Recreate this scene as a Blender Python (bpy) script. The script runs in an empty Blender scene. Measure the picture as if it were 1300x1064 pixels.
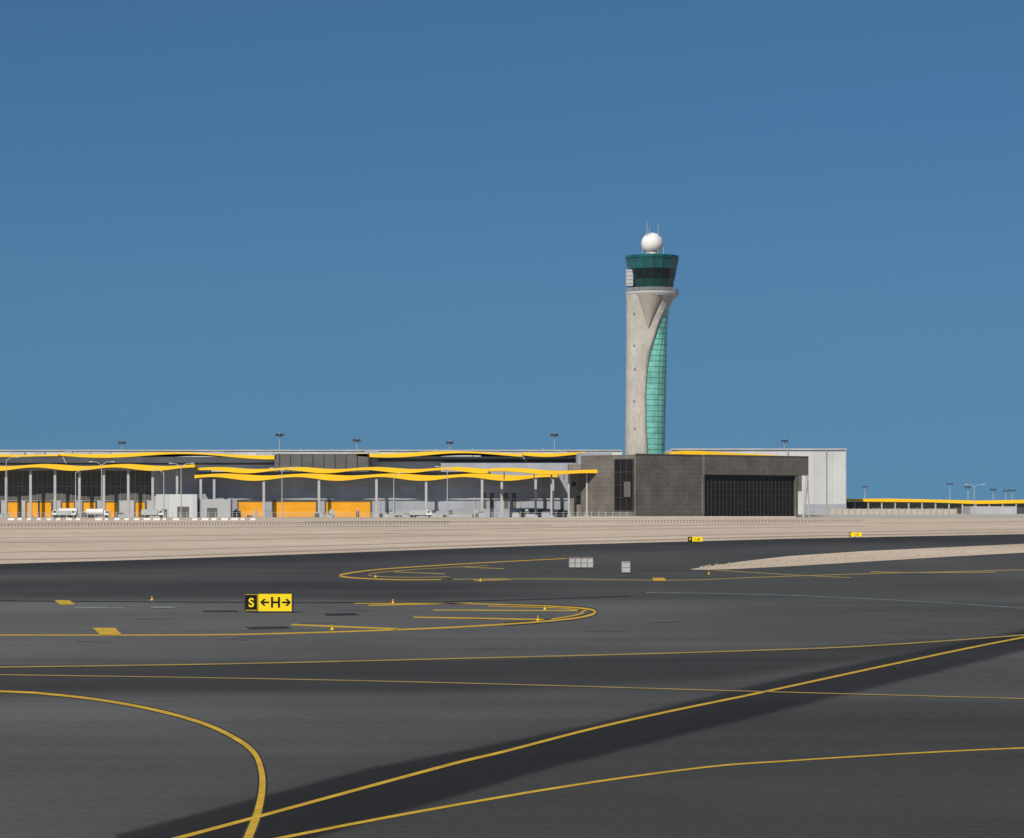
import bpy, math, random
from mathutils import Vector
random.seed(7)
F=3200.0; H=5.5; HZ=638.0; CX=650.0
def G(px,py,z=0.0):
    d=F*(H-z)/(py-HZ); return ((px-CX)/F*d,d,z)
def X(px,d): return (px-CX)/F*d
def Z(py,d): return H+(HZ-py)/F*d
def interp(pts,x):
    if x<=pts[0][0]:
        (a,b),(c,e)=pts[0],pts[1]
    elif x>=pts[-1][0]:
        (a,b),(c,e)=pts[-2],pts[-1]
    else:
        for i in range(len(pts)-1):
            if pts[i][0]<=x<=pts[i+1][0]:
                (a,b),(c,e)=pts[i],pts[i+1]; break
    return b+(e-b)*(x-a)/(c-a)
def sm(a,b,x):
    t=max(0,min(1,(x-a)/(b-a))); return t*t*(3-2*t)

# ---------------- materials ----------------
def mat(name,col,rough=0.8,var=0.15,scale=0.3,spec=0.3,metal=0.0,scale2=None,stretch=None,brick=None,attr=None,bump=0.0,col2=None):
    m=bpy.data.materials.new(name); m.use_nodes=True
    n=m.node_tree.nodes; l=m.node_tree.links
    p=n['Principled BSDF']; p.inputs['Roughness'].default_value=rough
    p.inputs['Specular IOR Level'].default_value=spec; p.inputs['Metallic'].default_value=metal
    tc=n.new('ShaderNodeTexCoord')
    src=tc.outputs['Object']
    if stretch:
        mp=n.new('ShaderNodeMapping'); mp.inputs['Scale'].default_value=stretch
        l.new(src,mp.inputs['Vector']); src=mp.outputs['Vector']
    nz=n.new('ShaderNodeTexNoise'); nz.inputs['Scale'].default_value=scale; nz.inputs['Detail'].default_value=8
    nz.inputs['Roughness'].default_value=0.6
    l.new(src,nz.inputs['Vector'])
    fac=nz.outputs['Fac']
    if scale2:
        n2=n.new('ShaderNodeTexNoise'); n2.inputs['Scale'].default_value=scale2; n2.inputs['Detail'].default_value=6
        n2.inputs['Roughness'].default_value=0.7
        l.new(tc.outputs['Object'],n2.inputs['Vector'])
        ad=n.new('ShaderNodeMath'); ad.operation='ADD'; l.new(fac,ad.inputs[0]); l.new(n2.outputs['Fac'],ad.inputs[1])
        hf=n.new('ShaderNodeMath'); hf.operation='MULTIPLY'; hf.inputs[1].default_value=0.5; l.new(ad.outputs[0],hf.inputs[0]); fac=hf.outputs[0]
    mr=n.new('ShaderNodeMapRange'); mr.inputs['From Min'].default_value=0.34; mr.inputs['From Max'].default_value=0.66
    mr.inputs['To Min'].default_value=0.0; mr.inputs['To Max'].default_value=1.0
    l.new(fac,mr.inputs['Value'])
    mx=n.new('ShaderNodeMix'); mx.data_type='RGBA'
    c2=col2 if col2 else tuple(c*(1+var) for c in col)
    c1=col if col2 else tuple(c*(1-var) for c in col)
    mx.inputs['A'].default_value=(*c1,1); mx.inputs['B'].default_value=(*[min(1,c) for c in c2],1)
    l.new(mr.outputs['Result'],mx.inputs['Factor'])
    out=mx.outputs['Result']
    def mul(a,b):
        q=n.new('ShaderNodeMix'); q.data_type='RGBA'; q.blend_type='MULTIPLY'; q.inputs['Factor'].default_value=1
        l.new(a,q.inputs['A']); l.new(b,q.inputs['B']); return q.outputs['Result']
    if brick:
        bw,bh,ms,dark=brick
        bt=n.new('ShaderNodeTexBrick'); bt.offset=0; bt.inputs['Scale'].default_value=1
        bt.inputs['Brick Width'].default_value=bw; bt.inputs['Row Height'].default_value=bh
        bt.inputs['Mortar Size'].default_value=ms; bt.inputs['Mortar Smooth'].default_value=0.3
        bt.inputs['Color1'].default_value=(1,1,1,1); bt.inputs['Color2'].default_value=(.86,.86,.86,1)
        bt.inputs['Mortar'].default_value=(dark,dark,dark,1)
        l.new(tc.outputs['UV'],bt.inputs['Vector'])
        out=mul(out,bt.outputs['Color'])
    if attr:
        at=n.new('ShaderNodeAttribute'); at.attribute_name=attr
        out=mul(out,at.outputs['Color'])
        n3=n.new('ShaderNodeTexNoise'); n3.inputs['Scale'].default_value=0.018; n3.inputs['Detail'].default_value=4
        m3=n.new('ShaderNodeMapping'); m3.inputs['Scale'].default_value=(1,0.45,1); m3.inputs['Rotation'].default_value=(0,0,0.5)
        l.new(tc.outputs['Object'],m3.inputs['Vector']); l.new(m3.outputs['Vector'],n3.inputs['Vector'])
        r3=n.new('ShaderNodeMapRange'); r3.inputs['From Min'].default_value=0.35; r3.inputs['From Max'].default_value=0.65; r3.inputs['To Min'].default_value=0.80; r3.inputs['To Max'].default_value=1.16
        l.new(n3.outputs['Fac'],r3.inputs['Value']); out=mul(out,r3.outputs['Result'])
        # rubber streaks along the diagonal travel direction
        n4=n.new('ShaderNodeTexNoise'); n4.inputs['Scale'].default_value=1.0; n4.inputs['Detail'].default_value=4
        m4=n.new('ShaderNodeMapping'); m4.inputs['Rotation'].default_value=(0,0,-1.12); m4.inputs['Scale'].default_value=(0.012,0.5,1)
        l.new(tc.outputs['Object'],m4.inputs['Vector']); l.new(m4.outputs['Vector'],n4.inputs['Vector'])
        r4=n.new('ShaderNodeMapRange'); r4.inputs['From Min'].default_value=0.35; r4.inputs['From Max'].default_value=0.65; r4.inputs['To Min'].default_value=0.91; r4.inputs['To Max'].default_value=1.07
        l.new(n4.outputs['Fac'],r4.inputs['Value']); out=mul(out,r4.outputs['Result'])
    l.new(out,p.inputs['Base Color'])
    return m
M={}
M['sand']=mat('desert_sand',(0.40,0.315,0.23),0.95,scale=0.02,scale2=0.25,spec=0.1,col2=(0.62,0.51,0.40))
M['sand_dark']=mat('compacted_sand',(0.35,0.28,0.21),0.95,0.15,0.05,0.1,scale2=0.8)
M['asphalt']=mat('asphalt',(0.080,0.079,0.075),0.92,0.26,0.06,0.1,scale2=3.5,attr='tone')
M['concrete_apron']=mat('apron_concrete',(0.40,0.37,0.32),0.9,0.1,0.05)
M['yellow_paint']=mat('yellow_marking_paint',(0.52,0.32,0.035),0.8,0.32,0.9,0.12,scale2=6)
M['yellow_thin']=mat('yellow_worn_paint',(0.30,0.22,0.07),0.8,0.38,0.6,0.12,scale2=6)
M['white_worn']=mat('white_worn_paint',(0.18,0.20,0.19),0.85,0.3,0.8,0.15)
M['tar']=mat('tar_seal',(0.032,0.032,0.031),0.85,0.3,0.8,0.1)
M['canopy']=mat('canopy_yellow',(0.86,0.50,0.014),0.5,0.06,0.1,0.3)
M['under']=mat('canopy_soffit',(0.19,0.16,0.13),0.8,0.2,0.3)
M['roof']=mat('roof_metal',(0.42,0.42,0.41),0.6,0.1,0.1)
M['white']=mat('white_panel',(0.54,0.54,0.525),0.6,0.06,0.1,brick=(9,40,0.12,0.7))
M['lgrey']=mat('light_grey_cladding',(0.42,0.425,0.43),0.6,0.08,0.1,brick=(6,3,0.08,0.75))
M['grey']=mat('grey_cladding',(0.33,0.345,0.375),0.6,0.08,0.1,brick=(6,3,0.08,0.72))
M['dgrey']=mat('dark_grey_cladding',(0.115,0.11,0.10),0.6,0.12,0.1,brick=(5,3,0.1,0.7))
M['brown']=mat('brown_stone_panel',(0.155,0.14,0.122),0.6,0.16,0.15,0.2,brick=(1.6,1.6,0.07,0.6))
M['brownl']=mat('light_brown_panel',(0.23,0.21,0.185),0.6,0.1,0.15,brick=(3.2,1.6,0.08,0.6))
M['blackglass']=mat('dark_glazing',(0.014,0.013,0.013),0.25,0.3,0.2,0.35)
M['mull']=mat('mullion',(0.06,0.057,0.053),0.5,0.1,1)
M['door']=mat('orange_door',(0.82,0.36,0.012),0.55,0.08,0.2,brick=(30,0.5,0.05,0.8))
M['col']=mat('column_paint',(0.40,0.39,0.38),0.6,0.08,0.3)
M['steel']=mat('galvanised_steel',(0.42,0.43,0.44),0.45,0.1,1,metal=0.3)
M['dark']=mat('dark_metal',(0.05,0.05,0.052),0.6,0.2,1)
M['conc']=mat('tower_concrete',(0.44,0.405,0.355),0.85,0.09,0.12,0.2,brick=(60,2.7,0.07,0.88))
M['conc2']=mat('tower_cone_concrete',(0.33,0.295,0.255),0.85,0.08,0.2,0.2)
M['tglass']=mat('green_glass',(0.17,0.44,0.36),0.2,0.25,0.25,0.45)
M['tmull']=mat('green_mullion',(0.05,0.19,0.155),0.4,0.1,1)
M['cab1']=mat('teal_cab_panel',(0.006,0.085,0.09),0.25,0.2,0.3,0.5)
M['cab2']=mat('cab_window',(0.004,0.012,0.019),0.12,0.2,0.3,0.35)
M['cab3']=mat('cab_low_glass',(0.005,0.045,0.045),0.15,0.2,0.3,0.4)
M['wpaint']=mat('white_paint',(0.70,0.68,0.64),0.5,0.06,0.5)
M['signy']=mat('sign_yellow',(0.88,0.64,0.008),0.5,0.05,2)
M['signk']=mat('sign_black',(0.008,0.008,0.008),0.4,0.1,2)
M['red']=mat('faded_red_paint',(0.30,0.18,0.15),0.6,0.1,1)
M['rubber']=mat('rubber',(0.02,0.02,0.02),0.8,0.1,2)
M['gpanel']=mat('sign_back_grey',(0.40,0.42,0.40),0.6,0.08,1)
M['barrier']=mat('barrier_concrete',(0.42,0.38,0.33),0.85,0.1,0.8)

# ---------------- mesh builder ----------------
class MB:
    def __init__(s): s.v=[]; s.f=[]; s.m=[]
    def poly(s,pts,m=0):
        i=len(s.v); s.v+= [tuple(p) for p in pts]; s.f.append(tuple(range(i,i+len(pts)))); s.m.append(m)
    def prism(s,foot,z0,z1,m=0,mt=None):
        n=len(foot); mt=m if mt is None else mt
        for i in range(n):
            a=foot[i]; b=foot[(i+1)%n]
            s.poly([(a[0],a[1],z0),(b[0],b[1],z0),(b[0],b[1],z1),(a[0],a[1],z1)],m)
        s.poly([(p[0],p[1],z1) for p in foot],mt)
        s.poly([(p[0],p[1],z0) for p in reversed(foot)],m)
    def box(s,x0,x1,y0,y1,z0,z1,m=0,mt=None):
        s.prism([(x0,y0),(x1,y0),(x1,y1),(x0,y1)],z0,z1,m,mt)
    def tube(s,p,q,r0,r1=None,n=8,m=0,cap=True):
        r1=r0 if r1 is None else r1
        p=Vector(p);q=Vector(q); d=(q-p).normalized()
        a=d.orthogonal().normalized(); b=d.cross(a)
        A=[p+(a*math.cos(t)+b*math.sin(t))*r0 for t in [2*math.pi*i/n for i in range(n)]]
        B=[q+(a*math.cos(t)+b*math.sin(t))*r1 for t in [2*math.pi*i/n for i in range(n)]]
        for i in range(n):
            j=(i+1)%n; s.poly([A[i],A[j],B[j],B[i]],m)
        if cap:
            s.poly(list(reversed(A)),m); s.poly(B,m)
    def sphere(s,c,r,m=0,nu=32,nv=18):
        P=[[(c[0]+r*math.sin(math.pi*j/nv)*math.cos(2*math.pi*i/nu),c[1]+r*math.sin(math.pi*j/nv)*math.sin(2*math.pi*i/nu),c[2]-r*math.cos(math.pi*j/nv)) for i in range(nu)] for j in range(nv+1)]
        for j in range(nv):
            for i in range(nu):
                k=(i+1)%nu
                if j==0: s.poly([P[0][0],P[1][k],P[1][i]],m)
                elif j==nv-1: s.poly([P[j][i],P[j][k],P[nv][0]],m)
                else: s.poly([P[j][i],P[j][k],P[j+1][k],P[j+1][i]],m)
    def build(s,name,mats,parent=None,smooth=False):
        me=bpy.data.meshes.new(name); me.from_pydata(s.v,[],s.f)
        for k in mats: me.materials.append(M[k])
        me.polygons.foreach_set('material_index',s.m)
        me.update()
        uv=me.uv_layers.new(name='UVMap')
        for p in me.polygons:
            nr=p.normal
            for li in p.loop_indices:
                co=me.vertices[me.loops[li].vertex_index].co
                if abs(nr.z)>0.8: uv.data[li].uv=(co.x,co.y)
                else:
                    t=Vector((-nr.y,nr.x,0)).normalized()
                    uv.data[li].uv=(co.dot(t),co.z)
        if smooth:
            import bmesh
            bm=bmesh.new(); bm.from_mesh(me); bmesh.ops.remove_doubles(bm,verts=bm.verts,dist=0.001); bm.to_mesh(me); bm.free()
            for p in me.polygons: p.use_smooth=True
        o=bpy.data.objects.new(name,me); bpy.context.scene.collection.objects.link(o)
        if parent: o.parent=parent
        return o
def grp(name):
    e=bpy.data.objects.new(name,None); bpy.context.scene.collection.objects.link(e); e.empty_display_size=1; return e

# ---------------- ground ----------------
b=MB(); b.poly([(-15000,-3000,-0.03),(15000,-3000,-0.03),(15000,18000,-0.03),(-15000,18000,-0.03)])
b.build('ground',['sand'])
b=MB(); b.poly([(-900,893,-0.005),(900,893,-0.005),(900,1700,-0.005),(-900,1700,-0.005)])
b.build('apron_pavement',['concrete_apron'])

edge=[(-600,728),(0,716),(200,710),(400,703),(700,692),(1000,684),(1300,678),(1900,672)]
def cl(x,a,b_): return max(a,min(b_,x))
def edgef(px): return cl(interp(edge,px),668,740)
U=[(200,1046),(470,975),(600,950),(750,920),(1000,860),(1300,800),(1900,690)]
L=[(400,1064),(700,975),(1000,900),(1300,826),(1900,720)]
def tone(px,py):
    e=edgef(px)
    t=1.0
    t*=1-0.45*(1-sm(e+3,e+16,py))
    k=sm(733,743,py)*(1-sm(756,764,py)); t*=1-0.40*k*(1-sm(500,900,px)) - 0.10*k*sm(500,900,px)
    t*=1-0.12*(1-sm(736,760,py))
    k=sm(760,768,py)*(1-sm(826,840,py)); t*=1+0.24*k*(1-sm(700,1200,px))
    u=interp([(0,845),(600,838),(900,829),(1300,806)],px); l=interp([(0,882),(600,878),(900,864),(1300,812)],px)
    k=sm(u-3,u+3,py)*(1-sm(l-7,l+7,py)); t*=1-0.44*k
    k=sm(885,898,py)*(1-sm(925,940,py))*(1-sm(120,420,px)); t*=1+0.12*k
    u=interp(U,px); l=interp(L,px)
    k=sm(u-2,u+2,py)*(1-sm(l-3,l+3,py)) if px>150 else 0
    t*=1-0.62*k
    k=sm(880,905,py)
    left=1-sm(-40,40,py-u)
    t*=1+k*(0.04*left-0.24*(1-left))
    return cl(t,0.28,1.4)
cols=[-30000,-12000,-5000,-2000,-900]+list(range(-400,1710,8))+[2200,3300,6000,13000,31000]
ts=[i/210 for i in range(211)]
me_v=[];tones=[];
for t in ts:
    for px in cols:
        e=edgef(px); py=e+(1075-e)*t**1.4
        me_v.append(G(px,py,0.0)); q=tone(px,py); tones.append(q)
for d in (20,-60,-400):
    for px in cols:
        x=G(px,1075)[0]; me_v.append((x,d,0)); tones.append(0.95)
nc=len(cols); nr=len(ts)+3; fs=[]
for r in range(nr-1):
    for c in range(nc-1):
        a=r*nc+c; fs.append((a,a+nc,a+nc+1,a+1))
me=bpy.data.meshes.new('taxiway'); me.from_pydata(me_v,[],fs); me.materials.append(M['asphalt'])
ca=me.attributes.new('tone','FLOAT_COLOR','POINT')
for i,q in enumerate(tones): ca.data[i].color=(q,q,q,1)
me.update(); o=bpy.data.objects.new('taxiway',me); bpy.context.scene.collection.objects.link(o)

def cat(pts,n=10):
    out=[]; P=[pts[0]]+list(pts)+[pts[-1]]
    for i in range(1,len(P)-2):
        p0,p1,p2,p3=P[i-1],P[i],P[i+1],P[i+2]
        for k in range(n):
            t=k/n
            out.append(tuple(0.5*((2*p1[j])+(-p0[j]+p2[j])*t+(2*p0[j]-5*p1[j]+4*p2[j]-p3[j])*t*t+(-p0[j]+3*p1[j]-3*p2[j]+p3[j])*t**3) for j in range(len(p1))))
    out.append(tuple(pts[-1])); return out
def strip(name,pts,mt='yellow_paint',z=0.008,w=None,n=10):
    if w: pts=[(p[0],p[1],w) for p in pts]
    P=cat(pts,n) if len(pts)>2 else [tuple(pts[0][j]+(pts[1][j]-pts[0][j])*k/10 for j in range(3)) for k in range(11)]
    b=MB(); Lp=[];Rp=[]
    for i,p in enumerate(P):
        a=P[max(0,i-1)]; c=P[min(len(P)-1,i+1)]
        dx,dy=c[0]-a[0],c[1]-a[1]; q=math.hypot(dx,dy) or 1
        nx,ny=-dy/q,dx/q; h=p[2]/2*(0.8 if name=='taxiway_line' else 1)
        Lp.append(G(p[0]+nx*h,p[1]+ny*h,z)); Rp.append(G(p[0]-nx*h,p[1]-ny*h,z))
    for i in range(len(P)-1):
        b.poly([Lp[i],Lp[i+1],Rp[i+1],Rp[i]])
    return b.build(name,[mt])
TL='taxiway_line'
strip(TL,[(-300,866,2),(0,877.5,3),(60,881,3.2),(130,889,3.6),(200,902,4.2),(260,919,5),(300,938,6),(322,955,7.2),(331,975,8.6),(333,1000,10),(326,1035,12),(310,1075,14)])
strip(TL+'_edge',[(-300,866,3.4),(0,877.5,4),(60,881,4.4),(130,889,5),(200,902,5.6),(260,919,6.6),(300,938,7.8),(322,955,9.5),(331,975,11),(333,1000,13),(326,1035,15),(310,1075,18)],'tar',z=0.004)
strip(TL,[(180,1076,5.5),(330,1036,4.6),(562,973,4.2),(640,954,3.8),(750,925.5,3.4),(850,903,3.1),(950,882.5,2.9),(1050,861,2.8),(1150,839.5,2.7),(1300,809,2.4),(1700,735,1.5)],z=0.01)
strip(TL,[(300,1075,4.4),(500,1036,3.8),(720,998,3.1),(895,974,2.5),(1000,966,2.2),(1100,959.5,2.1),(1200,954,2),(1300,949.5,2),(1600,938,2)])
strip(TL,[(-200,853),(0,856.5),(300,861),(600,867.5),(900,876),(1300,887),(1600,896)],'yellow_thin',w=1.5,z=0.014)
strip(TL,[(-200,850),(0,847),(300,842.5),(600,835.5),(800,830.5),(950,826),(1100,820),(1300,806),(1600,780)],'yellow_thin',w=2.0,z=0.018)
strip(TL,[(-300,807,1.6),(0,806.3,1.7),(250,806,1.9),(400,803,2.1),(550,797.5,2.3),(640,792.5,2.4),(700,788,2.5),(738,783.5,2.8),(755,778,4),(748,773.5,3),(710,770,2),(640,767.5,1.6),(560,766,1.4),(450,766,1.2)],n=14)
strip(TL,[(700,786,1.5),(728,781.5,1.8),(740,777.5,2.6),(730,774,1.8),(700,771.5,1.3),(620,769.5,1.1)],n=10)
strip(TL+'_edge',[(640,792.5,5),(700,788,5),(738,783.5,5),(755,778,6),(748,773.5,5),(710,770,4),(640,767.5,3)],'tar',z=0.004)
for a in [((370,793,2.0),(505,798.5,2.0)),((525,783.5,1.6),(690,786.5,1.6)),((468,768.5,1.3),(600,765.5,1.3)),((550,774.5,1.2),(745,775.3,1.2))]:
    strip('hold_bar_marking',a)
strip(TL,[(720,709,1),(640,713,1.1),(560,717.5,1.3),(480,723,1.5),(438,728.5,2.2),(433,731.5,2.3),(455,734,1.8),(510,736,1.4),(575,735.5,1.1)],n=10)
strip(TL,[(620,718,1),(540,722,1),(480,727,1.2),(470,731,1.2),(520,733,1),(570,732,1)],'yellow_thin',n=8)
for a in [((500,726,1.2),(565,728.5,1.2)),((590,720,1),(640,722,1))]: strip('hold_bar_marking',a,'yellow_thin')
strip(TL,[(560,735.5),(700,735),(860,736.5),(960,733),(1080,729),(1300,723.5)],'yellow_thin',w=1.2)
strip(TL,[(880,722),(1000,729.5),(1080,733.5)],'yellow_thin',w=1.1,z=0.012)
strip(TL,[(1105,726),(1180,727),(1265,726.5)],'yellow_thin',w=1.4,z=0.016)
strip('pavement_joint',[(820,752),(960,754.5),(1100,760),(1300,772),(1500,790)],'white_worn',w=0.6)
strip('pavement_joint',[(-100,762),(200,764),(420,765),(600,763),(800,757)],'tar',w=1.2)
def patch(name,pts,mt='yellow_paint',z=0.02):
    b=MB(); b.poly([G(x,y,z) for x,y in reversed(pts)]); return b.build(name,[mt])
patch('painted_patch_marking',[(117,797),(146,797),(155,806),(128,806)],z=0.022)
patch('painted_patch_marking',[(69,762),(88,762),(96,767.5),(76,767.5)])
patch('painted_patch_marking',[(828,733.5),(843,733.5),(846,737.5),(830,737.5)])
patch('painted_patch_marking',[(598,735),(640,734),(650,736.5),(604,737.8)],'yellow_thin')
patch('worn_white_marking',[(92,770.5),(155,771),(160,772.6),(96,772.4)],'white_worn')
patch('worn_white_marking',[(190,770),(220,770),(224,772.2),(194,772.2)],'white_worn')
for q in ([(310,796),(362,795),(372,798),(318,799)],[(410,779),(450,778),(456,781),(416,782)],[(255,775),(300,775),(304,777),(260,777)],[(330,768),(370,768),(372,770),(334,770)]): patch('tar_patch',q,'tar',0.005)
for k in range(16):
    x=random.uniform(20,1280); y=random.uniform(765,835); w_=random.uniform(15,60)
    strip('tar_crack_seal',[(x,y),(x+w_*0.5,y+random.uniform(-1,1)),(x+w_,y+random.uniform(-2,2))],'tar',w=0.5,z=0.0025,n=4)

isl=[(877,722.5),(900,723),(940,722),(1000,719),(1100,713),(1200,707),(1300,701.5),(1500,692),(1900,682),(1900,676),(1500,684),(1300,690.5),(1200,695),(1100,699.5),(1000,706),(940,713),(900,719)]
b=MB(); b.poly([G(x,y,0.03) for x,y in isl]); 
for i in range(len(isl)):
    p=isl[i]; q=isl[(i+1)%len(isl)]; A=G(p[0],p[1],0.03); B=G(q[0],q[1],0.03)
    b.poly([(A[0],A[1],0),(B[0],B[1],0),B,A])
b.build('sand_island',['sand'])
# scattered stones and tufts along the island
b=MB()
for k in range(260):
    t=random.random(); px=890+410*t; lo=interp([(877,722),(1000,718),(1100,712),(1300,700.5)],px); hi=interp([(877,721),(940,714),(1100,700.5),(1300,691.5)],px)
    x,y,_=G(px,random.uniform(hi,lo),0.03); r=random.uniform(.06,.2)
    b.tube((x,y,0.02),(x+r*.3,y,0.03+r*.8),r,r*.3,5)
b.build('scattered_stones',['sand_dark'])
for k,(pts,w_) in enumerate([([(-100,672),(200,670),(420,668.5),(700,667)],0.8),([(-100,684),(150,681),(420,678),(800,672),(1100,668)],0.7),([(-100,702),(150,699),(400,693),(700,684),(1000,677),(1300,672)],0.9),([(-100,690),(250,686),(600,679)],0.5),([(400,676),(800,668),(1300,662)],0.7),([(-100,711),(120,708.5),(400,699),(700,689),(1000,681),(1300,675.5)],1.5)]):
    strip('sand_track',pts,'sand_dark',z=-0.022+0.002*k,w=w_)

# ---------------- control tower ----------------
D=1080.0; s=D/F
T=grp('air_traffic_control_tower')
n_=2.5
bounds=sorted([(575,821),(540,819),(500,818.5),(470,820.5),(450,824),(430,830),(415,835),(400,841),(388,848),(380,856),(374,859)])
rEdge=[(374,861.5),(379,857),(386,853),(400,849.5),(420,848),(450,847.5),(500,846.5),(580,845),(680,845)]
lEdge=[(374,794.5),(400,795),(500,794.5),(600,793.5),(680,793)]
rows=40; N1=34; N2=9
pys=[375+(655-375)*i/ rows for i in range(rows+1)]
conc=MB(); gl=MB(); mu=MB()
sl=[]
for py in pys:
    le=interp(lEdge,py); re=interp(rEdge,py); xb=interp(bounds,py) if py<575 else 821
    cx=X((le+re)/2,D); a=(re-le)/2*s; bb=7.6+ (a-8.6)*0.9
    q=((xb-(le+re)/2)*s)/a; q=cl(q,-0.98,0.985)
    cv=math.copysign(abs(q)**(n_/2),q); thb=2*math.pi-math.acos(cv)
    def pt(th,k=1.0):
        c=math.cos(th); si=math.sin(th)
        return (cx+k*a*math.copysign(abs(c)**(2/n_),c), D+k*bb*math.copysign(abs(si)**(2/n_),si), Z(py,D))
    th0=0.75
    C=[pt(th0+(thb-th0)*i/N1) for i in range(N1+1)]
    Gs=[pt(thb+(2*math.pi+th0-thb)*i/N2,0.955) for i in range(N2+1)]
    Gm=[pt(thb+(2*math.pi+th0-thb)*i/N2,0.965) for i in range(N2+1)]
    sl.append((C,Gs,Gm))
def lerp(p,q,t): return tuple(p[i]+(q[i]-p[i])*t for i in range(3))
for r in range(rows):
    C0,G0,M0=sl[r]; C1,G1,M1=sl[r+1]
    for i in range(N1): conc.poly([C1[i],C1[i+1],C0[i+1],C0[i]])
    for i in range(N2): gl.poly([G1[i],G1[i+1],G0[i+1],G0[i]])
    conc.poly([C1[-1],G1[0],G0[0],C0[-1]]); conc.poly([G1[-1],C1[0],C0[0],G0[-1]])
    for i in range(N2):
        mu.poly([lerp(M0[i],M1[i],.08),lerp(M0[i+1],M1[i+1],.08),M0[i+1],M0[i]])
        if i%2==0: mu.poly([M1[i],lerp(M1[i],M1[i+1],0.07),lerp(M0[i],M0[i+1],0.07),M0[i]])
conc.build('concrete_shaft',['conc'],T,smooth=True)
gl.build('glass_curtain_wall',['tglass'],T)
mu.build('glass_mullions',['tmull'],T)
b=MB(); R=23.5*s; prof=[(417,0.02),(410,0.17),(400,0.38),(390,0.6),(382,0.8),(374,1.0)]
prev=None; ncn=32
for py,k in prof:
    f=(417-py)/43; cy=D-8.0+ (8.0-3.2)*f; ccx=X(822+3*f,D)
    ring_=[(ccx+R*k*math.cos(2*math.pi*i/ncn),cy-0.35+R*k*math.sin(2*math.pi*i/ncn),Z(py,D)) for i in range(ncn)]
    if prev:
        for i in range(ncn):
            j=(i+1)%ncn; b.poly([prev[i],prev[j],ring_[j],ring_[i]])
    prev=ring_
b.build('flared_neck',['conc2'],T,smooth=True)
ccx=X(828,D)
def ring(mb,r0,r1,py0,py1,m=0,n=32):
    mb.tube((ccx,D,Z(py0,D)),(ccx,D,Z(py1,D)),r0*s,r1*s,n,m)
b=MB(); ring(b,32.5,34,377,374,0,40); ring(b,34,34,374,371.2,0,40)
ring(b,25,25,371.2,367,1,40)
for i in range(48):
    t=2*math.pi*i/48; x=ccx+33.3*s*math.cos(t); y=D+33.3*s*math.sin(t)
    b.tube((x,y,Z(371.2,D)),(x,y,Z(367.2,D)),0.07,n=5,m=0)
    t2=2*math.pi*(i+1)/48
    for zz in (367.2,368.5,369.8): b.tube((x,y,Z(zz,D)),(ccx+33.3*s*math.cos(t2),D+33.3*s*math.sin(t2),Z(zz,D)),0.10,n=5,m=0)
b.build('walkway_deck',['col','dark'],T)
b=MB(); n=16
ring(b,25.5,27.5,367,355,2,n); ring(b,27.9,30.2,355,342.5,1,n); ring(b,30.6,33.2,342.5,329,0,n); ring(b,34,34,329,325.5,0,n); ring(b,30,18,325.5,323.5,3,n)
b.build('control_cab',['cab1','cab2','cab3','dgrey'],T)
b=MB()
p=Vector((0,0,1)); a_=p.orthogonal().normalized(); b_2=p.cross(a_); c0=Vector((ccx,D,0))
for i in range(n):
    t=2*math.pi*i/n; d_=a_*math.cos(t)+b_2*math.sin(t)
    b.tube(c0+d_*25.7*s+Vector((0,0,Z(367,D))),c0+d_*33.4*s+Vector((0,0,Z(329,D))),0.09,n=5)
b.build('cab_mullions',['cab3'],T)
b=MB()
b.box(X(794.5,D),X(803,D),D-4.5,D+1,Z(364,D),Z(343.5,D),0)
for k in range(4): b.box(X(794,D),X(803.5,D),D-4.7,D+1.2,Z(361-5*k,D),Z(360-5*k,D),0)
b.build('service_louvre',['lgrey'],T)
b=MB(); ring(b,9,8,325,318,0,20); b.sphere((ccx,D,Z(309.5,D)),14*s,0)
b.build('radar_dome',['wpaint'],T,smooth=True)
b=MB()
for px,y0,y1 in ((821,323,281),(824,323,290),(835,323,286),(815,325,316),(842,325,315)):
    b.tube((X(px,D),D-3,Z(y0,D)),(X(px,D),D-3,Z(y1,D)),0.17,0.10,6)
b.build('antennas',['steel'],T)
b=MB()
for px,py in ((803,400),(803,440),(804,470),(803,510),(804,545)): b.box(X(px,D),X(px+.8,D),D-7.7,D-6,Z(py,D),Z(py-1.6,D))
b.build('slot_windows',['dgrey'],T)

# ---------------- back warehouse ----------------
Wh=grp('warehouse_building'); d=1200
b=MB(); b.box(X(-400,d),X(790,d),d,d+120,0,Z(571.5,d),0,1); b.box(X(852,d),X(1075,d),d+2,d+125,0,Z(570,d),0,1)
b.box(X(790.5,d),X(851.5,d),d+20,d+120,0,Z(580,d),0,1)
b.build('walls',['white','roof'],Wh)
b=MB()
for px in (1000,1049,1074): b.box(X(px,d),X(px+0.8,d),d+1.2,d+2,0,Z(569.6,d))
b.box(X(852,d),X(1075.5,d),d+1.3,d+1.95,Z(571.2,d),Z(569.2,d))
b.box(X(-400,d),X(790,d),d-0.6,d-0.05,Z(572.6,d),Z(571,d))
b.build('parapet_trim',['lgrey'],Wh)
b=MB(); b.box(X(1021,d),X(1075,d),d+1.5,d+1.9,0,Z(640,d)); b.build('plinth',['grey'],Wh)

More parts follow.
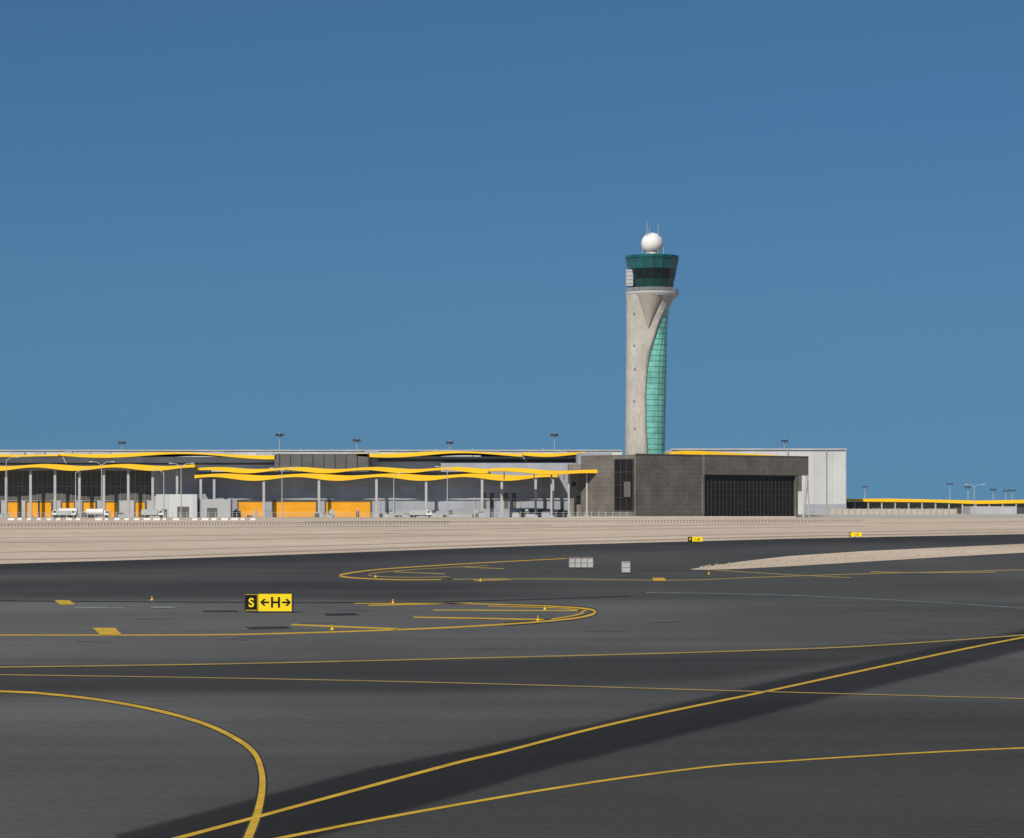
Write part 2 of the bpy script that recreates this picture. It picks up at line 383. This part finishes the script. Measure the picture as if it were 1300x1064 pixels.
# ---------------- cargo terminal ----------------
Ct=grp('cargo_terminal_building')
def canopy(name,px0,px1,df,db,top,th,parent=Ct,drop_back=0.0):
    b=MB(); P=[]
    k=int((px1-px0)/4)
    for i in range(k+1):
        px=px0+(px1-px0)*i/k; t=top(px); h=th(px)
        P.append((X(px,df),Z(t,df),Z(t+h,df)))
    for i in range(k):
        (x0,a0,b0),(x1,a1,b1)=P[i],P[i+1]
        b.poly([(x0,df,b0),(x1,df,b1),(x1,df,a1),(x0,df,a0)],0)
        b.poly([(x0,df,a0),(x1,df,a1),(x1,db,a1-drop_back),(x0,db,a0-drop_back)],2)
        b.poly([(x0,df,b0),(x0,db,b0-drop_back),(x1,db,b1-drop_back),(x1,df,b1)],1)
        b.poly([(x0,db,b0-drop_back),(x0,db,a0-drop_back),(x1,db,a1-drop_back),(x1,db,b1-drop_back)],1)
    for (x,a,c),sgn in ((P[0],1),(P[-1],-1)):
        q=[(x,df,c),(x,df,a),(x,db,a-drop_back),(x,db,c-drop_back)]
        b.poly(q if sgn>0 else q[::-1],0)
    return b.build(name,['canopy','under','roof'],parent)
d1=945
b=MB()
b.box(X(-300,d1),X(250,d1),d1,d1+150,0,Z(593,d1),0,2)
b.box(X(250.2,d1),X(722,d1),d1,d1+150,0,Z(599,d1),1,2)
b.build('main_hall',['lgrey','grey','roof'],Ct)
d2=985
b=MB()
b.box(X(-300,d2),X(350,d2),d2,d2+100,15,Z(580,d2),0,1)
b.box(X(350.3,d2),X(470,d2),d2-6,d2+90,15,Z(576.5,d2),2,1)
b.box(X(470.3,d2),X(780,d2),d2+2,d2+100,15,Z(579.5,d2),0,1)
b.box(X(560,d2),X(735,d2),d2-4,d2+1.9,15,Z(588,d2),3,1)
b.build('upper_storey',['lgrey','roof','dgrey','grey'],Ct)
b=MB()
b.box(X(-300,d2),X(350,d2),d2-0.2,d2-0.02,Z(590,d2),Z(588,d2))
b.box(X(480,d2),X(735,d2),d2+1.0,d2+1.9,Z(586,d2),Z(583,d2))
for p in range(356,470,14): b.box(X(p,d2),X(p+.8,d2),d2-6.3,d2-6.02,15,Z(577,d2))
b.build('clerestory_glazing',['mull'],Ct)
canopy('upper_wave_roof_west',-200,74,d2-6,d2+40,lambda px:577+.4*math.sin(px/20),lambda px:2.6+.5*math.sin(px/20+2))
canopy('upper_wave_roof',76,350,d2-6,d2+40,lambda px:574.6+(px-76)*0.008+1.6*math.cos((px-110)/36.0),lambda px:3.4+1.5*math.sin((px-90)/33))
canopy('upper_wave_roof_mid',452,662,d2-6,d2+40,lambda px:574.4+1.6*math.cos((px-480)/30.0),lambda px:3.6+1.6*math.sin((px-455)/32))
canopy('upper_wave_roof_east',664,742,d2-5,d2+40,lambda px:574.4+1.2*math.sin((px-664)/20.0),lambda px:3.6+0.8*math.sin((px-664)/17))
canopy('dock_canopy_west',-250,247,d1-10,d1-0.1,lambda px:590.4+1.3*math.sin(px/16.0+1),lambda px:5.2+1.8*math.sin(px/16.0+2.6))
canopy('dock_canopy_back',249,620,d1-5,d1-0.1,lambda px:594.2+1.3*math.sin(px/16.0),lambda px:4.6+1.6*math.sin(px/16.0+1.6))
canopy('dock_canopy_front',247,708,d1-8,d1-0.1,lambda px:602.4+1.2*math.sin(px/17.0+.5),lambda px:5.6+2.0*math.sin(px/17.0+2))
canopy('entrance_canopy',621,760,d1-24,d1-15.1,lambda px:594.6+1.2*math.sin(px/18.0)+ (px-621)*0.02,lambda px:4.8+0.8*math.sin(px/18.0+1.6))
b=MB()
def colm(px,dd,topy,wd=0.38,z0=0): 
    x=X(px,dd); b.box(x-wd,x+wd,dd-wd,dd+wd,z0,Z(topy,dd),0)
    if z0==0: b.box(x-wd-.3,x+wd+.3,dd-wd-.3,dd+wd+.3,0,0.9,0)
for px in list(range(-240,245,31)): colm(px,d1-7,596,.45)
for px in (255,272,335,405,478,541,612,637,680,702): colm(px,d1-7,608.5,.45)
for px in (700,722,745,757): colm(px,d1-20,599.5,0.32)
for px in range(640,758,38): colm(px,d1-20,599.4,.2,Z(609,d1-20))
b.build('canopy_columns',['col'],Ct)
b=MB()
def door(p0,p1,ty=637.5): 
    x0=X(p0,d1);x1=X(p1,d1); b.box(x0,x1,d1-.25,d1-.02,0.05,Z(ty,d1),0)
    b.box(x0-.5,x0-.03,d1-.45,d1-.02,0,Z(ty,d1)+.5,1); b.box(x1+.03,x1+.5,d1-.45,d1-.02,0,Z(ty,d1)+.5,1); b.box(x0,x1,d1-.45,d1-.02,Z(ty,d1)+.03,Z(ty,d1)+.5,1)
for p in (-120,-85,-50,-16,10,34,50,79,106,134): door(p,p+15)
door(172,184)
for p0,p1 in ((303,334),(347,401),(414,470)): door(p0,p1,637)
b.build('loading_doors',['door','dgrey'],Ct)
b=MB()
for p in range(-240,190,31): b.box(X(p+2,d1),X(p+29,d1),d1-.2,d1-.02,Z(634.5,d1),Z(598,d1),0)  # dark panels on the upper west wall paint in the canopy's shade
for p in (612,622,640,650): b.box(X(p,d1),X(p+5,d1),d1-.2,d1-.02,Z(645,d1),Z(626,d1),0)
for p in (490,548,570): b.box(X(p,d1),X(p+4,d1),d1-.2,d1-.02,0,Z(648,d1),0)
for p in (662,672,684,708): b.box(X(p,d1),X(p+7,d1),d1-.2,d1-.02,0.1,Z(647,d1),0)
b.build('windows_and_shade_panels',['dgrey'],Ct)
b=MB()
for p in range(-240,190,31):
    for q in (9,15,21): b.box(X(p+q,d1),X(p+q+.4,d1),d1-.4,d1-.21,Z(634.5,d1),Z(598,d1))
    b.box(X(p+3,d1),X(p+28,d1),d1-.5,d1-.41,Z(617.6,d1),Z(617,d1))
b.build('panel_bars',['grey'],Ct)
b=MB()
b.box(X(300,d1),X(722,d1),d1-.6,d1-.46,Z(636,d1)+0.6,Z(635,d1)+.6); b.box(X(480,d1),X(600,d1),d1-4,d1-.3,0,1.3)
for p in (255,482,500,602,660): b.box(X(p,d1),X(p+1,d1),d1-.3,d1-.04,1.4,Z(612,d1))
b.build('wall_trim',['lgrey'],Ct)
# pipes, vents and clutter along the dock wall
b=MB()
for k in range(60):
    p=random.uniform(-100,715); hh=random.uniform(.8,2.4); wd=random.uniform(.4,1.5); dd=d1-random.uniform(9,18)
    if 195<p<295: continue
    x=X(p,dd); b.box(x-wd,x+wd,dd-.6,dd+.6,0,hh,k%3); b.box(x-wd*.6,x+wd*.6,dd-.4,dd+.4,hh+.002,hh*1.3,(k+1)%3)
b.build('dock_equipment',['steel','dgrey','lgrey'],Ct)
b=MB(); dd=925
b.box(X(198,dd),X(250,dd),dd,dd+8,0,Z(627.5,dd),0,1); b.box(X(252,dd),X(292,dd),dd+2,dd+8,0,Z(634,dd),2,1)
b.box(X(205,dd),X(212,dd),dd-.1,dd-.02,0,3,3); b.box(X(225,dd),X(240,dd),dd-.1,dd-.02,0,4,3); b.box(X(262,dd),X(275,dd),dd+1.9,dd+1.98,0,3.5,3)
b.build('annex',['white','roof','lgrey','dgrey'],Ct)
b=MB()
for i in range(26):
    px=random.uniform(-100,760); h=random.uniform(1.2,2.6); wd=random.uniform(1.5,4)
    dd=d2+55 if 60<px<350 else d2+30
    zt=Z(577,dd); x=X(px,dd); b.box(x-wd,x+wd,dd-2+i*.1,dd+2,zt-3,zt+h*0.5)
for px in (353,360,380,420,440,455,500,552,600,690,760): 
    x=X(px,d2); b.tube((x,d2+8,18),(x,d2+8,Z(569+random.uniform(-1,3),d2+8)),0.15,n=5)
b.build('rooftop_units',['steel'],Ct)

# ---------------- brown office block ----------------
Ob=grp('office_building')
A=Vector((X(807,905),905)); B=Vector((X(1020,960),960)); dr=(B-A).normalized(); nl=Vector((-dr.y,dr.x))
nr_=Vector((dr.y,-dr.x))
lenL=30
zt=Z(577,905)
C_=B+nl*lenL; Dp=A+nl*lenL
b=MB(); b.prism([tuple(A),tuple(B-dr*3),tuple(C_-dr*3),tuple(Dp)],0,zt,0,1)
b.build('walls',['brown','roof'],Ob)
def onR(mb,u0,u1,z0,z1,off0,off1,m=0):
    a=A+dr*u0+nr_*off0; b_=A+dr*u1+nr_*off0; c=A+dr*u1+nr_*off1; e=A+dr*u0+nr_*off1
    mb.prism([tuple(e),tuple(c),tuple(b_),tuple(a)],z0,z1,m)
def uR(px):
    k=(px-CX)/F; return (k*A.y-A.x)/(dr.x-k*dr.y)
u0=uR(893);u1=uR(1007);u2=uR(1020)
b=MB(); onR(b,u0,u1,0.4,Z(603,925),0.05,0.12,0)
nn=24
for i in range(nn+1):
    u=u0+(u1-u0)*i/nn; onR(b,u-.09,u+.09,0.4,Z(603,925),0.13,0.3,1)
for i in range(7):
    z=0.4+(Z(603,925)-.6)*i/6; onR(b,u0,u1,z,z+.15,0.125,0.25,1)
b.build('curtain_wall',['blackglass','mull'],Ob)
b=MB(); onR(b,u0-0.6,u2+1.5,Z(602.5,925),zt+.02,0.06,1.2,0); onR(b,u1+.3,u1+1.3,0,Z(603,925),0.05,1.1,0)
onR(b,u0-1.0,u0-0.3,0,Z(602.6,925),0.05,1.0,0)
b.build('overhang_band',['brown'],Ob)
b=MB(); onR(b,-.1,u0-.65,zt+.001,zt+.35,-.3,.15); onR(b,u0-.64,u2+1.6,zt+.021,zt+.37,-.3,1.3); b.build('coping',['dgrey'],Ob)
b=MB()
p=A+dr*(u2-1)+nr_*1.0; q=A+dr*(u2+1.0)+nr_*1.0
b.tube((p.x,p.y,0),(q.x,q.y,Z(603,950)),0.5,n=8); b.tube((p.x+2.4,p.y+1,0),(q.x,q.y,Z(603,950)),0.3,n=8)
b.build('support_struts',['col'],Ob)
def onL(mb,u0,u1,z0,z1,o0,o1,m=0):
    a=A+nl*u0; c=A+nl*u1
    mb.prism([tuple(a-dr*o0),tuple(c-dr*o0),tuple(c-dr*o1),tuple(a-dr*o1)][::-1],z0,z1,m)
def uL(px):
    k=(px-CX)/F; return (k*A.y-A.x)/(nl.x-k*nl.y)
b=MB(); l0=uL(804.5); l1=uL(781)
onL(b,l0,l1,2.5,Z(583,915),0.05,0.15,0)
for i in range(4): 
    u=l0+(l1-l0)*i/3; onL(b,u-.12,u+.12,2.5,Z(583,915),0.16,0.4,1)
for i in range(5):
    z=2.5+(Z(583,915)-2.7)*i/4; onL(b,l0,l1,z,z+.2,0.155,0.3,1)
onL(b,l0+1,l0+ (l1-l0)*0.45,7.5,13,0.42,0.7,2)
b.build('atrium_window',['blackglass','mull','dgrey'],Ob)
b=MB(); dd=930
b.box(X(722.5,dd),X(781,dd),dd,dd+25,0,Z(589,dd),0,1); b.box(X(735,dd),X(778,dd),dd+8,dd+45,5,Z(574.5,dd),2,1)
b.build('side_wing',['brownl','roof','grey'],Ob)
b=MB()
for p in (726,738,750,764,773): b.box(X(p,dd),X(p+5,dd),dd-.2,dd-.02,Z(617,dd),Z(612,dd))
for p in (732,750,764): b.box(X(p,dd),X(p+7,dd),dd-.2,dd-.02,Z(640,dd),Z(630,dd))
b.box(X(741,dd),X(748,dd),dd-.2,dd-.02,0,3.5)
b.build('wing_windows',['blackglass'],Ob)
canopy('wave_roof_cap',850,1022,1010,1060,lambda px:interp([(850,574),(866,572.2),(890,572.6),(930,575),(970,577),(1022,581)],px),lambda px:interp([(850,3),(880,5.5),(930,4.5),(970,3.8),(1022,3)],px),Ob)
b=MB(); b.box(X(848,1011),X(1018,1011),1011,1058,10,Z(580,1011)); b.build('roof_base',['dgrey'],Ob)
b=MB(); b.box(X(722,890),X(1012,890),893.5,894,0,0.6)
b.build('kerb_wall',['barrier'],Ob)

# ---------------- distant terminal right ----------------
Rt=grp('distant_terminal_building'); d=1240
canopy('long_yellow_roof',1062,1500,d-5,d+.5,lambda px:interp([(1062,633.5),(1130,633),(1185,634.2),(1240,635.5),(1300,634.5),(1500,635)],px),lambda px:interp([(1062,3),(1130,4.2),(1180,3.6),(1240,4.4),(1500,4.4)],px),Rt)
b=MB(); b.box(X(1070,d),X(1500,d),d+.6,d+40,0,Z(637,d),0); 
for p in range(1066,1500,17): b.box(X(p,d),X(p+1.6,d),d-4.5,d-3.5,0,Z(638,d),1)
for p in range(1080,1490,26): b.box(X(p,d),X(p+12,d),d+.2,d+.55,0.2,Z(644,d),2)
b.build('walls',['brownl','col','lgrey'],Rt)
b=MB(); b.box(X(1232,d-60),X(1290,d-60),d-60,d-40,0,Z(643,d-60),0); b.build('front_block',['lgrey'],Rt)
b=MB(); b.box(X(1052,1150),X(1215,1150),1150,1151,0,2.6,0)
for p in range(1052,1216,8): b.box(X(p,1150),X(p+.8,1150),1149.6,1149.95,0,2.9,0)
b.build('perimeter_wall',['barrier'])

# ---------------- lamps / masts ----------------
def high_mast(px,topy,d,z0=0,hw=2.0):
    g=grp('floodlight_mast'); b=MB(); x=X(px,d); zt_=Z(topy,d)
    b.tube((x,d,z0),(x,d,zt_),0.32,0.2,8); b.build('pole',['steel'],g)
    b=MB(); b.tube((x,d,zt_-1.2),(x,d,zt_-0.9),hw*.6,hw*.6,12)
    for i in range(6):
        t=i*math.pi/3+.3; cx_,cy_=x+hw*.8*math.cos(t),d+hw*.8*math.sin(t); b.box(cx_-.35,cx_+.35,cy_-.35,cy_+.35,zt_-1.7-.2*(i%2),zt_-.6)
    b.build('lamp_heads',['dark'],g)
for px,ty,dd in ((355,549,1180),(453,556,1250),(571,559,1300),(704,549,1180),(996,557,1340),(155,559,1300),(1206,612,1700),(1229,616,1500),(1261,619,1500),(1285,620,1600),(1277,621,1900),(1098,616,1900)): high_mast(px,ty,dd,hw=2.0 if dd<1600 else 2.4)
def street_lamp(px,ty,d,arms=(1,)):
    g=grp('street_lamp'); b=MB(); x=X(px,d); z=Z(ty,d)
    b.tube((x,d,0),(x,d,z),0.22,0.13,8); b.tube((x,d,0),(x,d,1.2),0.3,n=8)
    for a in arms:
        b.tube((x,d,z-.1),(x+a*1.8,d,z+.9),0.12,n=6); b.tube((x+a*1.8,d,z+.9),(x+a*3.6,d,z+1.1),0.1,n=6)
    b.build('pole',['col'],g); b=MB()
    for a in arms: b.box(x+a*3.5-(.9 if a<0 else 0),x+a*3.5+(.9 if a>0 else 0)+.3,d-.3,d+.3,z+.9,z+1.25)
    b.build('lamp_head',['gpanel'],g)
for px,ty,a in ((8,584,(1,)),(129,590,(1,-1)),(96,600,(1,)),(230,592,(1,-1)),(208,600,(-1,)),(358,598,(1,-1)),(568,596,(1,-1)),(500,604,(1,)),(1237,618,(1,-1))): street_lamp(px,ty,905 if px<1000 else 1150,a)

# ---------------- fences & barriers ----------------
b=MB(); dd=888
x=X(-150,dd); xe=X(800,dd)
while x<xe:
    b.box(x-.09,x+.09,dd-.06,dd+.06,0,2.0,0); b.tube((x,dd,2.0),(x+.35,dd-.3,2.5),0.07,n=4); x+=2.5
for z in (0.3,1.1,1.95): b.box(X(-150,dd),xe,dd-.03+z*.001,dd+.03,z-.04,z+.04)
b.build('security_fence',['lgrey'])
b=MB(); dd=780; x=X(-150,dd)
while x<X(330,dd):
    if random.random()<0.8:
        L2=random.uniform(1.0,2.4)
        b.prism([(x,dd-.4),(x+L2,dd-.4),(x+L2,dd+.4),(x,dd+.4)],0,0.25,0); b.prism([(x+.05,dd-.2),(x+L2-.05,dd-.2),(x+L2-.05,dd+.2),(x+.05,dd+.2)],0.25,0.7,0)
    x+=3.0
b.build('concrete_barrier_row',['wpaint'])
b=MB(); 
for (xa,xb_,ya,yb_) in ((X(-100,560),X(560,560),560,640),(X(300,480),X(1300,480),640,700)):
    n=170
    for i in range(n):
        t=i/n; x=xa+(xb_-xa)*t; y=ya+(yb_-ya)*t; b.box(x-.07,x+.07,y-.05,y+.05,0,0.7,0)
    b.tube((xa,ya,0.65),(xb_,yb_,0.65),0.045,n=4)
b.build('wire_fence',['dgrey'])
b=MB()
for k,(d0,hh) in enumerate(((470,0.35),(640,0.5),(800,0.5))):
    n=80; xs=[-260+620*i/n for i in range(n+1)]
    if d0<500: xs=[-160+230*i/n for i in range(n+1)]
    prof=[]
    for i,x in enumerate(xs):
        hq=hh*(0.45+0.55*math.sin(x*.021+k*2)*math.sin(x*.0577+k)); hq=max(0.0,hq)*math.sin(math.pi*i/n)
        y=d0+10*math.sin(x*.01+k); prof.append((x,y,hq))
    for i in range(n):
        (x0,y0,h0),(x1,y1,h1)=prof[i],prof[i+1]
        b.poly([(x0,y0-9,-.032),(x1,y1-9,-.032),(x1,y1,h1-.03),(x0,y0,h0-.03)]); b.poly([(x0,y0,h0-.03),(x1,y1,h1-.03),(x1,y1+9,-.032),(x0,y0+9,-.032)])
b.build('sand_berm',['sand'],smooth=True)

# ---------------- vehicles ----------------
def truck(px,dd,L_=9,h=3.2,sgn=1,body='wpaint'):
    g=grp('cargo_truck'); x=X(px,dd); b=MB()
    def bx(a,c,y0,y1,z0,z1,m): 
        a,c=(a,c) if sgn>0 else (-c,-a); b.box(x+a,x+c,y0,y1,z0,z1,m)
    bx(0,L_*.72,dd-1.2,dd+1.2,1.0,h,0); bx(-.1,L_,dd-1.0,dd+1.0,.6,.98,1)
    b.build('cargo_body',[body,'dark'],g); b=MB()
    pr=[(L_*.75,1.0),(L_,1.0),(L_,1.75),(L_*.95,2.6),(L_*.75,2.7)]
    if sgn<0: pr=[(-a,z) for a,z in pr][::-1]
    for y,rev in ((dd-1.15,False),(dd+1.15,True)):
        q=[(x+a,y,z) for a,z in pr]; b.poly(q if not rev else q[::-1],0)
    for i in range(len(pr)):
        a,c=pr[i],pr[(i+1)%len(pr)]; b.poly([(x+a[0],dd-1.15,a[1]),(x+a[0],dd+1.15,a[1]),(x+c[0],dd+1.15,c[1]),(x+c[0],dd-1.15,c[1])],0)
    a=(L_*.8)*sgn; c=(L_*.93)*sgn; b.box(x+min(a,c),x+max(a,c),dd-1.2,dd-1.16,1.8,2.45,1)
    b.build('cab',['wpaint','blackglass'],g); b=MB()
    for f in (.12,.25,.87):
        for y in (dd-1.2,dd+.9): b.tube((x+f*L_*sgn,y,.5),(x+f*L_*sgn,y+.3,.5),.5,n=14)
    b.build('wheels',['rubber'],g)
truck(98,905,9,3.4,-1); truck(72,903,7,2.6,1,'gpanel'); truck(180,908,8,3.0,1,'gpanel'); truck(520,908,8,2.7,1,'gpanel')
def tank(px,dd):
    g=grp('fuel_bowser'); x=X(px,dd); b=MB(); b.tube((x,dd,2.1),(x+6,dd,2.1),1.15,n=18); b.build('tank',['wpaint'],g)
    b=MB(); b.box(x-.2,x+8.2,dd-1,dd+1,.6,.9); b.build('chassis',['dark'],g)
    b=MB(); b.box(x+6.3,x+8.2,dd-1.1,dd+1.1,.92,2.6,0); b.box(x+7,x+8,dd-1.14,dd-1.11,1.7,2.4,1); b.build('cab',['wpaint','blackglass'],g)
    b=MB()
    for f in (.9,2.2,7.2):
        for y in (dd-1.15,dd+.9): b.tube((x+f,y,.5),(x+f,y+.28,.5),.5,n=14)
    b.build('wheels',['rubber'],g)
tank(110,900)

# ---------------- signs ----------------
def text(ch,x,y,z,size,mt,parent,name,ex=0.004):
    cu=bpy.data.curves.new(name,'FONT'); cu.body=ch; cu.size=size; cu.extrude=ex; cu.align_x='CENTER'; cu.offset=0.022*size/0.9
    o=bpy.data.objects.new(name,cu); o.rotation_euler=(math.pi/2,0,0); o.location=(x,y,z)
    cu.materials.append(M[mt]); bpy.context.scene.collection.objects.link(o); o.parent=parent; return o
S=grp('taxiway_sign'); d=G(340,778)[1]; x0=X(310,d); xm=X(328,d); x1=X(371.5,d); zb=Z(776,d); zt=Z(753.5,d)
b=MB(); b.box(x0,xm-.003,d,d+.25,zb,zt,1); b.box(xm,x1,d,d+.25,zb,zt,0)
b.build('panel',['signy','signk'],S)
b=MB(); e=.01
xa,xb_,za,zc=x0+.035,xm-.035,zb+.04,zt-.04
b.box(xa,xb_,d-e,d-.002,za,za+.02); b.box(xa,xb_,d-e,d-.002,zc-.02,zc); b.box(xa,xa+.02,d-e,d-.002,za+.021,zc-.021); b.box(xb_-.02,xb_,d-e,d-.002,za+.021,zc-.021)
b.build('yellow_border',['signy'],S)
b=MB()
for x in (x0,x1-.03): b.box(x-.02,x+.03+.02,d-.03,d+.27,zb-.02,zt+.03)
b.box(x0+.06,x1-.06,d-.025,d+.26,zt+.002,zt+.03)
for f in (.1,.4,.65,.9): b.box(x0+(x1-x0)*f-.04,x0+(x1-x0)*f+.04,d+.05,d+.2,0,zb-.002)
b.build('frame',['dark'],S)
text('S',(x0+xm)/2,d-.006,zb+.22,.62,'signy',S,'letter_s'); text('H',(xm+x1)/2,d-.006,zb+.2,.72,'signk',S,'letter_h')
b=MB(); zc=(zb+zt)/2
for sg in (-1,1):
    xc=(xm+x1)/2+sg*.52
    b.poly([(xc-.2,d-.008,zc-.045),(xc+.2,d-.008,zc-.045),(xc+.2,d-.008,zc+.045),(xc-.2,d-.008,zc+.045)])
    tip=xc+sg*.25
    for v in (-1,1):
        q=[(tip,d-.0095-.001*v,zc),(tip-sg*.17,d-.0095-.001*v,zc+v*.17),(tip-sg*.29,d-.0095-.001*v,zc+v*.17),(tip-sg*.12,d-.0095-.001*v,zc)]
        b.poly(q if sg*v>0 else q[::-1])
b.build('arrows',['signk'],S)
def small_sign(pa,pb,pt_,pbm,ground,blackw=0.25):
    g=grp('taxiway_sign'); d=G(pa,ground)[1]; x0=X(pa,d); x1=X(pb,d); z0=max(.1,Z(pbm,d)); z1=Z(pt_,d); xm=x0+(x1-x0)*blackw
    b=MB(); b.box(x0,xm-.005,d,d+.3,z0,z1,1); b.box(xm,x1,d,d+.3,z0,z1,0); b.build('panel',['signy','signk'],g)
    b=MB(); 
    for f in (.1,.5,.9): b.box(x0+(x1-x0)*f-.05,x0+(x1-x0)*f+.05,d+.05,d+.2,0,z0-.003)
    b.build('legs',['dark'],g)
    text('P',(x0+xm)/2,d-.01,z0+(z1-z0)*.2,(z1-z0)*.8,'signy',g,'letter'); text('1-A',(xm+x1)/2,d-.01,z0+(z1-z0)*.22,(z1-z0)*.7,'signk',g,'legend')
small_sign(873.5,892,681.5,687.5,688.5,.28); small_sign(1078,1094,676,681,682,.15)
def back_sign(pa,pb,pt_,pbm,n=2):
    g=grp('equipment_cabinet' if n==1 else 'sign_board_back'); d=G(pa,pbm+.6)[1]; x0=X(pa,d); x1=X(pb,d); z0=.12; z1=Z(pt_,d)
    b=MB(); ww=(x1-x0)/n
    for i in range(n):
        a=x0+ww*i; b.box(a+.02,a+ww-.02,d,d+.3,z0,z1,0)
        b.box(a+.0,a+.03,d-.04,d-.003,z0,z1,1); b.box(a+ww-.03,a+ww,d-.04,d-.003,z0,z1,1)
        b.box(a+.07,a+ww-.07,d-.03,d-.003,z0+(z1-z0)*.5-.02,z0+(z1-z0)*.5+.02,2)
    b.box(x0,x1,d-.045,d+.3,z1+.003,z1+.05,1)
    b.build('panels',['gpanel','red' if n>1 else 'steel','steel'],g)
    b=MB()
    for f in (.08,.5,.92): b.box(x0+(x1-x0)*f-.06,x0+(x1-x0)*f+.06,d+.05,d+.22,0,z0-.003)
    b.build('legs',['dark'],g)
back_sign(722,753,708.5,721.5,4); back_sign(789,800,713.5,728,1)
def edge_light(px,py,sz=1.0):
    g=grp('taxiway_edge_light'); x,y,_=G(px,py); b=MB()
    b.tube((x,y,.0),(x,y,.03),.15*sz,.15*sz,14); b.tube((x,y,.03),(x,y,.12*sz),.10*sz,.05*sz,12); b.tube((x,y,.12*sz),(x,y,.26*sz),.045*sz,n=8); b.build('base',['canopy'],g)
    b=MB(); b.tube((x,y,.26*sz),(x,y,.35*sz),.075*sz,.055*sz,10); b.build('lens',['yellow_thin'],g)
for px,py in ((193,762),(499,766),(422,799.5),(692,774),(683,788),(477,733),(610,738),(900,729)): edge_light(px,py,.68)

# ---------------- light ----------------
el=math.radians(41); az=math.radians(27)
sv=Vector((-math.sin(az)*math.cos(el),-math.cos(az)*math.cos(el),math.sin(el)))
sun=bpy.data.lights.new('sun','SUN'); sun.energy=4.6; sun.angle=math.radians(0.5); sun.color=(1,0.93,0.83)
so=bpy.data.objects.new('sun',sun); so.rotation_euler=(-sv).to_track_quat('-Z','Y').to_euler(); bpy.context.scene.collection.objects.link(so)
wd=bpy.data.worlds.new('World'); bpy.context.scene.world=wd; wd.use_nodes=True
n=wd.node_tree.nodes; l=wd.node_tree.links; bg=n['Background']
sky=n.new('ShaderNodeTexSky'); sky.sky_type='NISHITA'; sky.sun_disc=False; sky.sun_elevation=el; sky.sun_rotation=math.pi+az
sky.air_density=1.0; sky.dust_density=0.3; sky.ozone_density=3.0
tc=n.new('ShaderNodeTexCoord'); mp=n.new('ShaderNodeMapping'); mp.inputs['Location'].default_value=(0,0,0.22)
l.new(tc.outputs['Generated'],mp.inputs['Vector'])
nm=n.new('ShaderNodeVectorMath'); nm.operation='NORMALIZE'; l.new(mp.outputs['Vector'],nm.inputs[0]); l.new(nm.outputs[0],sky.inputs['Vector'])
tn=n.new('ShaderNodeMix'); tn.data_type='RGBA'; tn.blend_type='MULTIPLY'; tn.inputs['Factor'].default_value=1; tn.inputs['B'].default_value=(0.53,0.84,0.95,1)
l.new(sky.outputs['Color'],tn.inputs['A'])
# desert haze near the horizon
sp=n.new('ShaderNodeSeparateXYZ'); l.new(tc.outputs['Generated'],sp.inputs[0])
hz=n.new('ShaderNodeMapRange'); hz.interpolation_type='SMOOTHSTEP'; hz.inputs['From Min'].default_value=0.0; hz.inputs['From Max'].default_value=0.16
hz.inputs['To Min'].default_value=0.62; hz.inputs['To Max'].default_value=0.0
l.new(sp.outputs['Z'],hz.inputs['Value'])
hm=n.new('ShaderNodeMix'); hm.data_type='RGBA'; st=0.084
hm.inputs['B'].default_value=(0.098/st,0.222/st,0.335/st,1)
l.new(hz.outputs['Result'],hm.inputs['Factor']); l.new(tn.outputs['Result'],hm.inputs['A'])
l.new(hm.outputs['Result'],bg.inputs['Color']); bg.inputs['Strength'].default_value=st

# ---------------- camera ----------------
c=bpy.data.cameras.new('camera'); c.sensor_width=36; c.sensor_fit='HORIZONTAL'; c.lens=F/1300*36; c.shift_y=(HZ-532)/1300; c.clip_start=0.5; c.clip_end=30000
co=bpy.data.objects.new('camera',c); co.location=(0,0,H); co.rotation_euler=(math.pi/2,0,0); bpy.context.scene.collection.objects.link(co)
sc=bpy.context.scene; sc.camera=co
sc.view_settings.view_transform='Standard'; sc.view_settings.look='None'; sc.view_settings.exposure=0
